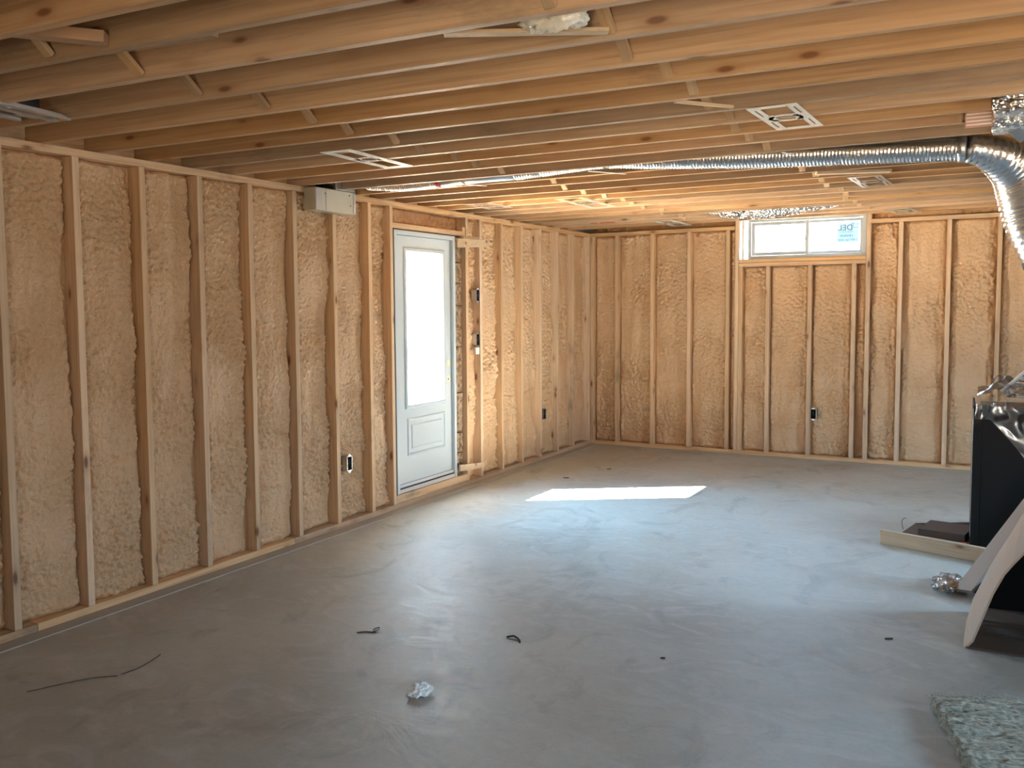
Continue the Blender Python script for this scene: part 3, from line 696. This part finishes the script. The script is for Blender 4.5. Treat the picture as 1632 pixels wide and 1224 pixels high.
# ------------------------------------------------------------------ recessed light plates
def light_plate(p, q, wd, label, z=H-.004, m=WHITEP, L=None):
    """open steel plate with centre ring, nailed under the joists; local x along the length"""
    p, q = V((*p, z)), V((*q, z)); d = (q-p).normalized(); L = (q-p).length; ang = math.atan2(d.y, d.x)
    t = thing('light_mounting_plate', label, 'light plate', (p+q)/2, ang, 'steel mounting plates for ceiling lights')
    h = .0018; w2 = wd/2
    for s in (-1, 1):
        bm = bmesh.new(); c = s*(w2-.022)
        a, b, sl = -L/2, L/2, .0055      # rail with two long slots
        x1, x2 = L*.12, L*.40
        for lo, hi in (((a, c-.022, -h), (b, c-sl, h)), ((a, c+sl, -h), (b, c+.022, h)), ((a, c-sl, -h), (-x2, c+sl, h)), ((-x1, c-sl, -h), (x1, c+sl, h)), ((x2, c-sl, -h), (b, c+sl, h))): bx(bm, lo, hi)
        obj('rail', bm, m, t)
    bm = bmesh.new(); n = 40; r0, r1 = w2*.52, w2*.72
    vv = []
    for k in range(n):
        a = 2*math.pi*k/n
        ring_ = [bm.verts.new((rr*math.cos(a), rr*math.sin(a), zz)) for rr, zz in ((r0, -h), (r1, -h), (r1, h), (r0, h))]; vv.append(ring_)
    for k in range(n):
        A, B = vv[k], vv[(k+1) % n]
        for j in range(4): bm.faces.new((A[j], A[(j+1) % 4], B[(j+1) % 4], B[j]))
    for s in (-1, 1): bx(bm, (s*r1*.55-.03, -w2+.04, -h), (s*r1*.55+.03, -r0*.75, h)); bx(bm, (s*r1*.55-.03, r0*.75, -h), (s*r1*.55+.03, w2-.04, h))
    obj('center_ring', bm, m, t)
    for s in (-1, 1):
        bm = bmesh.new(); bx(bm, (s*(L/2-.018)-.018, -w2+.04, -h), (s*(L/2-.018)+.018, w2-.04, h)); obj('end_bar', bm, m, t)
    return t
light_plate((3.178, -5.678), (3.192, -5.138), .20, 'white metal light mounting plate under the joists, nearest on the right side')
light_plate((1.045, -5.81), (1.01, -5.19), .185, 'white metal light mounting plate under the joists, left side above the metal duct box')
light_plate((3.228, -3.25), (3.248, -2.66), .20, 'pale metal light mounting plate under the joists, just past the silver duct on the right', m=GALV)
light_plate((1.19, -3.26), (1.17, -2.50), .22, 'dull metal light mounting plate under the joists, between left wall and window', m=GALV_D)
light_plate((.455, -3.35), (.44, -2.92), .22, 'shiny metal light plate close to the left wall, above the door', m=GALV)
light_plate((3.20, -.95), (3.27, -.42), .20, 'metal light mounting plate near the back wall, right of the window', m=GALV_D)
light_plate((1.18, -1.1), (1.18, -.42), .20, 'metal light mounting plate near the back wall, left of the window', m=GALV_D)
# slide rail fixture at the far left
t = thing('fixture_bracket', 'dark light fixture with metal slide rails between joists at far left edge', 'light plate', (.52, -7.2, H), R(98))
for s in (-.10, -.03, .09):
    bm = bmesh.new(); bx(bm, (-.3, s-.011, -.008), (.17-(.08 if s > .05 else 0), s+.011, -.004), 0, .001); bx(bm, (-.3, s-.011, -.008), (.17-(.08 if s > .05 else 0), s-.008, .012), 0, .001); obj('slide_rail', bm, GALV, t)
obj('junction_box', box((-.2, -.07, .015), (.05, .06, .10), .004), DARK, t)
bm = bmesh.new(); tube(bm, spline([(-.1, -.05, .01), (.02, 0, .0), (.10, -.03, .008), (.12, .03, .01), (.04, .06, .012)], .02), .008, 8); obj('cable_clamp', bm, GALV, t, smooth=True)

# loose bits in the ceiling
o = add_plank('wood_offcut', (1.36, jy(10, 1.36)+.02, H+.05), (1.62, jy(11, 1.62)-.06, H+.025), .06, .035, wood('orange_pine', 0, base=(.50, .24, .09), knots=False), (0, 0, 1)); tag(o, 'orange brown wood block wedged between two nearest joists, upper left', 'wood block')
o = add_plank('thin_board', (2.55, jy(12, 2.5)+.03, H+.01), (2.98, jy(13, 3.0)-.075, H+.01), .04, .012, W_PALE); tag(o, 'thin pale slat lying across a joist bay below the crumpled plastic', 'slat')
o = add_plank('thin_board', (2.86, jy(16, 2.9)+.02, H+.006), (3.03, jy(17, 3.0)-.05, H+.006), .02, .012, W_PALE); tag(o, 'thin pale slat crossing a joist bay left of the right hand light plate', 'slat')
o = add_plank('thin_board', (3.0, jy(24, 3)-.02, H-.009), (3.4, jy(24, 3)+.14, H-.006), .06, .016, W_PALE); tag(o, 'pale wedge of wood under the joists left of the metal light plate', 'slat')
o = add_plank('loose_board', (.72, jy(12, .7)-.18, H+.10), (1.75, jy(12, 1.7)-.06, H+.10), .10, .018, W_PALE); tag(o, 'flat grey beige board lying between joists at far left', 'board')
bm = bmesh.new(); bmesh.ops.create_icosphere(bm, subdivisions=5, radius=1)
for v in bm.verts:
    p = v.co.copy(); r = 1+.55*noise.noise(p*1.7)+.28*abs(noise.noise(p*5))+.12*noise.noise(p*13)
    v.co = V((p.x*.105*r, p.y*.055*r, p.z*.055*r))
o = obj('plastic_wad', bm, WHITEPOLY, smooth=True, loc=(2.90, jy(12, 2.9)+.07, H+.045)); tag(o, 'crumpled milky white plastic wad stuffed between joists at the top', 'plastic')
bm = bmesh.new(); y = jy(len(JY)-2, .5); bx(bm, (.40, y-.0415, H+.018), (.47, y-.0385, H+.045)); bx(bm, (.50, y-.0415, H+.018), (.66, y-.0385, H+.050))
tag(obj('red_marking_tape', bm, RED), 'two dashes of red tape on a joist near the corner', 'tape')

# ------------------------------------------------------------------ lumber, cabinet, bag, carton on the right
o = add_plank('lumber_plank', (3.365, -3.15, .046), (4.28, -3.47, .046), .038, .089, W_PALE); tag(o, 'pale knotty plank lying on its edge on the floor by the black cabinet', 'board')
t = thing('cardboard_tray', 'flat brown cardboard tray on the floor behind the pale plank', 'box', (3.46, -2.82, 0), R(-10))
bm = bmesh.new(); bx(bm, (0, 0, .004), (.38, .32, .010)); obj('tray_bottom', bm, BROWN, t)
bm = bmesh.new(); prism(bm, [(0, .318, .004), (.38, .318, .004), (.38, .318, .075), (0, .318, .012)], (0, 1, 0), .005); bx(bm, (.1, .0, .010), (.38, .318, .05)); obj('tray_side', bm, BROWN, t)
bm = bmesh.new(); tube(bm, spline([(3.46, -2.74, .01), (3.45, -2.73, .05), (3.455, -2.72, .08), (3.475, -2.71, .085)], .02), .002, 5); tag(obj('bent_wire', bm, TWIG), 'tiny curled dark wire sticking up from the cardboard tray', 'wire')
tag(obj('red_scrap', box((3.80, -3.06, .0), (3.86, -3.0, .03), .008), plain('red_plastic', (.5, .08, .08), .5)), 'small red plastic scrap at the foot of the black cabinet', 'scrap')
t = thing('black_cabinet', 'tall black steel cabinet body standing on the floor at the right edge', 'cabinet', (3.87, -3.13, 0), R(2))
bm = bmesh.new(); bx(bm, (.045, .012, .0), (.95, .55, .90), 0, .004); obj('cabinet_body', bm, BLACK, t)
bm = bmesh.new(); bx(bm, (0, 0, 0), (.012, .52, .925), 0, .002); bx(bm, (.0, -.004, 0), (.046, .012, .925), 0, .002); bx(bm, (.038, -.010, .02), (.046, .0, .86), 0, .001)
obj('front_flange', bm, BLACK, t)
bm = bmesh.new(); bx(bm, (.0, -.012, .88), (.075, .02, .925), 0, .002); bx(bm, (.075, -.008, .868), (.13, .01, .895), 0, .004); obj('top_bracket', bm, BLACK, t)
bm = bmesh.new(); bx(bm, (-.002, .004, .1), (.0, .02, .90)); obj('bare_edge', bm, GALV, t)
# plastic bag draped over the cabinet
def bag():
    bm = bmesh.new(); nu, nv = 90, 90; rows = []
    for j in range(nv+1):
        v = j/nv; row = []
        for i in range(nu+1):
            u = i/nu; x = 3.885+.95*u
            # profile: back over the top, then down the front, longer to the right
            drop = .10+min(1., max(0., (u-.10)/.42))*.62
            sdist = v*(.42+drop)
            if sdist < .42: y = -2.68-(sdist)*1.1; z = .945+.05*math.sin(sdist/.42*3.1)
            else: y = -3.158-.01; z = .945-(sdist-.42)
            p = V((x*5, y*5, z*5)); cr_ = abs(noise.noise(p*1.3))*.9+abs(noise.noise(p*3.1))*.45
            big = 1 if sdist < .42 else max(.25, 1-(sdist-.42)*3)
            if sdist < .42: z += .13*cr_*min(1, u*8+.3)+.02*math.sin(u*9); y -= .02*cr_
            else: y -= .035*cr_*big+.006; x += .03*noise.noise(p*.8)
            row.append(bm.verts.new((x, y, z)))
        rows.append(row)
    for j in range(nv):
        for i in range(nu): bm.faces.new((rows[j][i], rows[j][i+1], rows[j+1][i+1], rows[j+1][i]))
    return bm
o = obj('plastic_bag', bag(), POLY, smooth=True); tag(o, 'clear crumpled plastic sheet draped over the top of the black cabinet', 'plastic sheet')
t = thing('silver_sheet', 'silver edged panel poking up out of the plastic sheet at the right edge', 'panel', (4.05, -3.02, .95), 0)
bm = bmesh.new(); prism(bm, [(-.03, 0, .05), (.30, 0, .40), (.45, 0, .40), (.45, 0, .02), (0, 0, .02)], (0, 1, 0), .01); obj('panel_sheet', bm, FOIL, t)
bm = bmesh.new(); tube(bm, [(-.035, -.004, .055), (.30, -.004, .41)], .008, 8); obj('panel_edge', bm, WHITEP, t)
# leaning board
o = add_plank('leaning_board', (3.873, -4.13, .03), (4.55, -3.20, .98), .115, .022, plain('grey_board', (.40, .33, .28), .8, bump=.1), (-.55, -.35, .8)); tag(o, 'long greyish board leaning up against the black cabinet', 'board')
# open carton
t = thing('open_carton', 'big open cardboard carton with black inside leaning at lower right', 'box', (3.9, -4.95, 0))
NEAR = [(0, 0, .0), (.031, 0, .040), (.052, 0, .105), (.104, 0, .268), (.145, 0, .362), (.180, 0, .415), (.235, 0, .49), (.55, 0, .62)]
FAR = [(-.004, .10, .0), (.0, .30, .03), (.022, .45, .10), (.085, .55, .235), (.13, .60, .32), (.165, .60, .39), (.225, .60, .52), (.55, .6, .80)]
bm = bmesh.new(); a = [bm.verts.new(p) for p in NEAR]; b = [bm.verts.new(p) for p in FAR]
a2 = [bm.verts.new(V(p)+V((.008, 0, -.004))) for p in NEAR]; b2 = [bm.verts.new(V(p)+V((.008, 0, -.004))) for p in FAR]
for i in range(len(a)-1):
    bm.faces.new((a[i], a[i+1], b[i+1], b[i])); bm.faces.new((a2[i], b2[i], b2[i+1], a2[i+1])); bm.faces.new((a[i], a2[i], a2[i+1], a[i+1])); bm.faces.new((b[i], b[i+1], b2[i+1], b2[i]))
bm.faces.new((a[0], b[0], b2[0], a2[0])); bm.faces.new((a[-1], a2[-1], b2[-1], b[-1]))
obj('side_flap', bm, CARD, t)
bm = bmesh.new(); prism(bm, [(.02, .56, .012), (.10, .56, .22), (.25, .56, .47), (.56, .56, .70), (.9, .56, .7), (.9, .56, .012)], (0, 1, 0), .01); obj('black_back', bm, BLACKM, t)
bm = bmesh.new(); prism(bm, [(.008, .0, .004), (.9, -.03, .004), (.9, .55, .05), (.02, .55, .03)], (0, 0, 1), .006); o = obj('carton_bottom', bm, BROWN, t)
bm = bmesh.new()
for yy in (.17, .33): bx(bm, (.06, yy, .010+yy*.06), (.88, yy+.004, .016+yy*.075))
obj('panel_seam', bm, BROWN2, o)
bm = bmesh.new(); prism(bm, [(.55, 0.0, .62), (.9, 0.0, .70), (.9, .56, .86), (.55, .56, .8)], (0, 0, 1), .008); prism(bm, [(.9, 0, .01), (.9, .56, .01), (.9, .56, .8), (.9, 0, .7)], (1, 0, 0), .008); obj('far_flap', bm, BLACKM, t)
# dark packing behind the carton, its black also standing for the carton's shadow
bm = bmesh.new(); bmesh.ops.create_icosphere(bm, subdivisions=4, radius=1)
for v in bm.verts:
    p = v.co.copy(); r = 1+.4*noise.noise(p*2.2)+.15*noise.noise(p*6); v.co = V((p.x*.10*r, p.y*.20*r, max(-.048, p.z*.07*r)))
o = obj('packing_and_shade', bm, DARK, loc=(4.02, -3.98, .05)); tag(o, 'black crumpled packing with the carton shadow on the floor between leaning board and carton', 'packing')
bm = bmesh.new(); bmesh.ops.create_icosphere(bm, subdivisions=4, radius=1)
for v in bm.verts:
    p = v.co.copy(); r = 1+.5*noise.noise(p*2.0)+.25*abs(noise.noise(p*6)); v.co = V((p.x*.065*r, p.y*.15*r, max(-.024, p.z*.030*r)))
o = obj('plastic_scrap', bm, POLY, smooth=True, loc=(3.79, -3.98, .025)); tag(o, 'clear plastic scrap on the floor at the foot of the leaning board', 'plastic')
bm = bmesh.new(); bmesh.ops.create_icosphere(bm, subdivisions=3, radius=1)
for v in bm.verts: p = v.co.copy(); r = 1+.3*noise.noise(p*3); v.co = V((p.x*.04*r, p.y*.08*r, max(-.024, p.z*.028*r)))
o = obj('paper_scrap', bm, CARD, loc=(3.825, -4.03, .025)); tag(o, 'tan paper scrap wrapped in the clear plastic by the leaning board', 'scrap')

# ------------------------------------------------------------------ mineral wool batt, lower right
bm = bmesh.new(); nu, nv = 150, 170
def batt(u, v):
    x = u*.62; y = -v*.95; e = min(u, 1-u, v, 1-v)
    z = .055+.012*noise.noise(V((x*3, y*3, 0)))+.010*abs(noise.noise(V((x*12, y*70, 1))))+.006*noise.noise(V((x*60, y*60, 2)))
    z += .012*noise.noise(V((x*5, y*22, 7)))
    for (cx, cy, L) in ((.05, -.13, .10), (.06, -.32, .09), (.03, -.07, .12), (.3, -.5, .12)):
        z -= .035*math.exp(-((y-cy-.2*(x-cx))/.008)**2)*math.exp(-((x-cx)/L)**2)
    fx = .012*noise.noise(V((y*16, 3, 0))) + .006*noise.noise(V((y*60, 9, 0)))
    return x, y, z, e, fx
top = []
for j in range(nv+1):
    row = []
    for i in range(nu+1):
        x, y, z, e, fx = batt(i/nu, j/nv)
        jit = .008*noise.noise(V((x*50, 4, 0))) if j == 0 else 0
        row.append(bm.verts.new((x+(fx if i == 0 else 0), y+jit, z)))
    top.append(row)
for j in range(nv):
    for i in range(nu): bm.faces.new((top[j][i], top[j][i+1], top[j+1][i+1], top[j+1][i]))
def skirt(lst):
    prev = lst; 
    for zf in (.6, .25, 0):
        cur = [bm.verts.new((v.co.x+.004*noise.noise(v.co*80), v.co.y+.004*noise.noise(v.co*70), max(.001, v0.co.z*zf))) for v, v0 in zip(prev, lst)]
        for i in range(len(lst)-1): bm.faces.new((prev[i], prev[i+1], cur[i+1], cur[i]))
        prev = cur
skirt(top[0]); skirt(top[-1]); skirt([r[0] for r in top]); skirt([r[-1] for r in top])
t = thing('insulation_batt', 'grey green mineral wool batt lying on the floor at lower right corner', 'insulation', (3.815, -5.70, 0), R(16))
obj('batt_body', bm, WOOL, t, smooth=True)
bm = bmesh.new()
for k in range(420):
    a = random.random()
    if k % 3: x, y = random.uniform(0, .62), random.uniform(-.012, .01)
    else: x, y = random.uniform(-.01, .01), -random.random()*.9
    z = random.uniform(.03, .066); l = random.uniform(.008, .028); an = random.uniform(-.6, .6) + (1.4 if k % 3 else 3.0)
    p = V((x, y, z)); d = V((math.cos(an), math.sin(an), random.uniform(-.1, .8))).normalized()*l
    tube(bm, [p, p+d*.5+V((0, 0, .002)), p+d], .0006, 3)
c = obj('loose_fibre', bm, WOOL, t); c['kind'] = 'stuff'

# ------------------------------------------------------------------ scraps on the floor
bm = bmesh.new(); bmesh.ops.create_icosphere(bm, subdivisions=4, radius=1)
for v in bm.verts:
    p = v.co.copy(); r = 1+.45*noise.noise(p*2.4)+.35*abs(noise.noise(p*6)); v.co = V((p.x*.040*r, p.y*.052*r, max(-.012, p.z*.022*r)))
o = obj('foil_scrap', bm, PAPER, loc=(2.015, -6.55, .013)); tag(o, 'small crumpled white foil paper scrap on the concrete floor', 'scrap')
def twig(pts, r, label):
    bm = bmesh.new(); tube(bm, spline(pts, .02), r, 5); return tag(obj('floor_scrap', bm, TWIG, smooth=True), label, 'scrap')
twig([(2.03, -5.83, .004), (2.06, -5.815, .010), (2.10, -5.835, .004), (2.115, -5.86, .004)], .005, 'dark bent sliver on the floor near the middle')
twig([(1.415, -6.05, .003), (1.435, -6.03, .012), (1.445, -6.045, .008), (1.43, -6.07, .003), (1.45, -6.075, .003)], .0025, 'small dark curl of wire on the floor, left of centre')
twig([(1.37, -6.12, .003), (1.40, -6.09, .003), (1.44, -6.08, .003)], .003, 'short brown splinter on the floor beside the wire curl')
twig([(2.745, -5.725, .003), (2.762, -5.715, .003)], .004, 'tiny dark speck of debris on the floor, right of centre')
twig([(.60, -7.32, .003), (.70, -7.12, .003), (.79, -7.03, .003)], .0016, 'long thin dark strand on the floor at lower left')
twig([(.79, -7.01, .003), (.80, -6.92, .003), (.77, -6.80, .003), (.755, -6.77, .003)], .0016, 'short thin dark strand at lower left, past the longer one')
twig([(.78, -1.45, .003), (.81, -1.42, .003)], .005, 'tiny dark chip on the floor near the corner, farther one')
twig([(.60, -2.05, .003), (.64, -2.02, .003)], .006, 'tiny dark chip on the floor near the left wall, nearer one')
twig([(3.58, -5.0, .003), (3.61, -4.98, .003)], .004, 'tiny dark chip on the floor left of the carton')
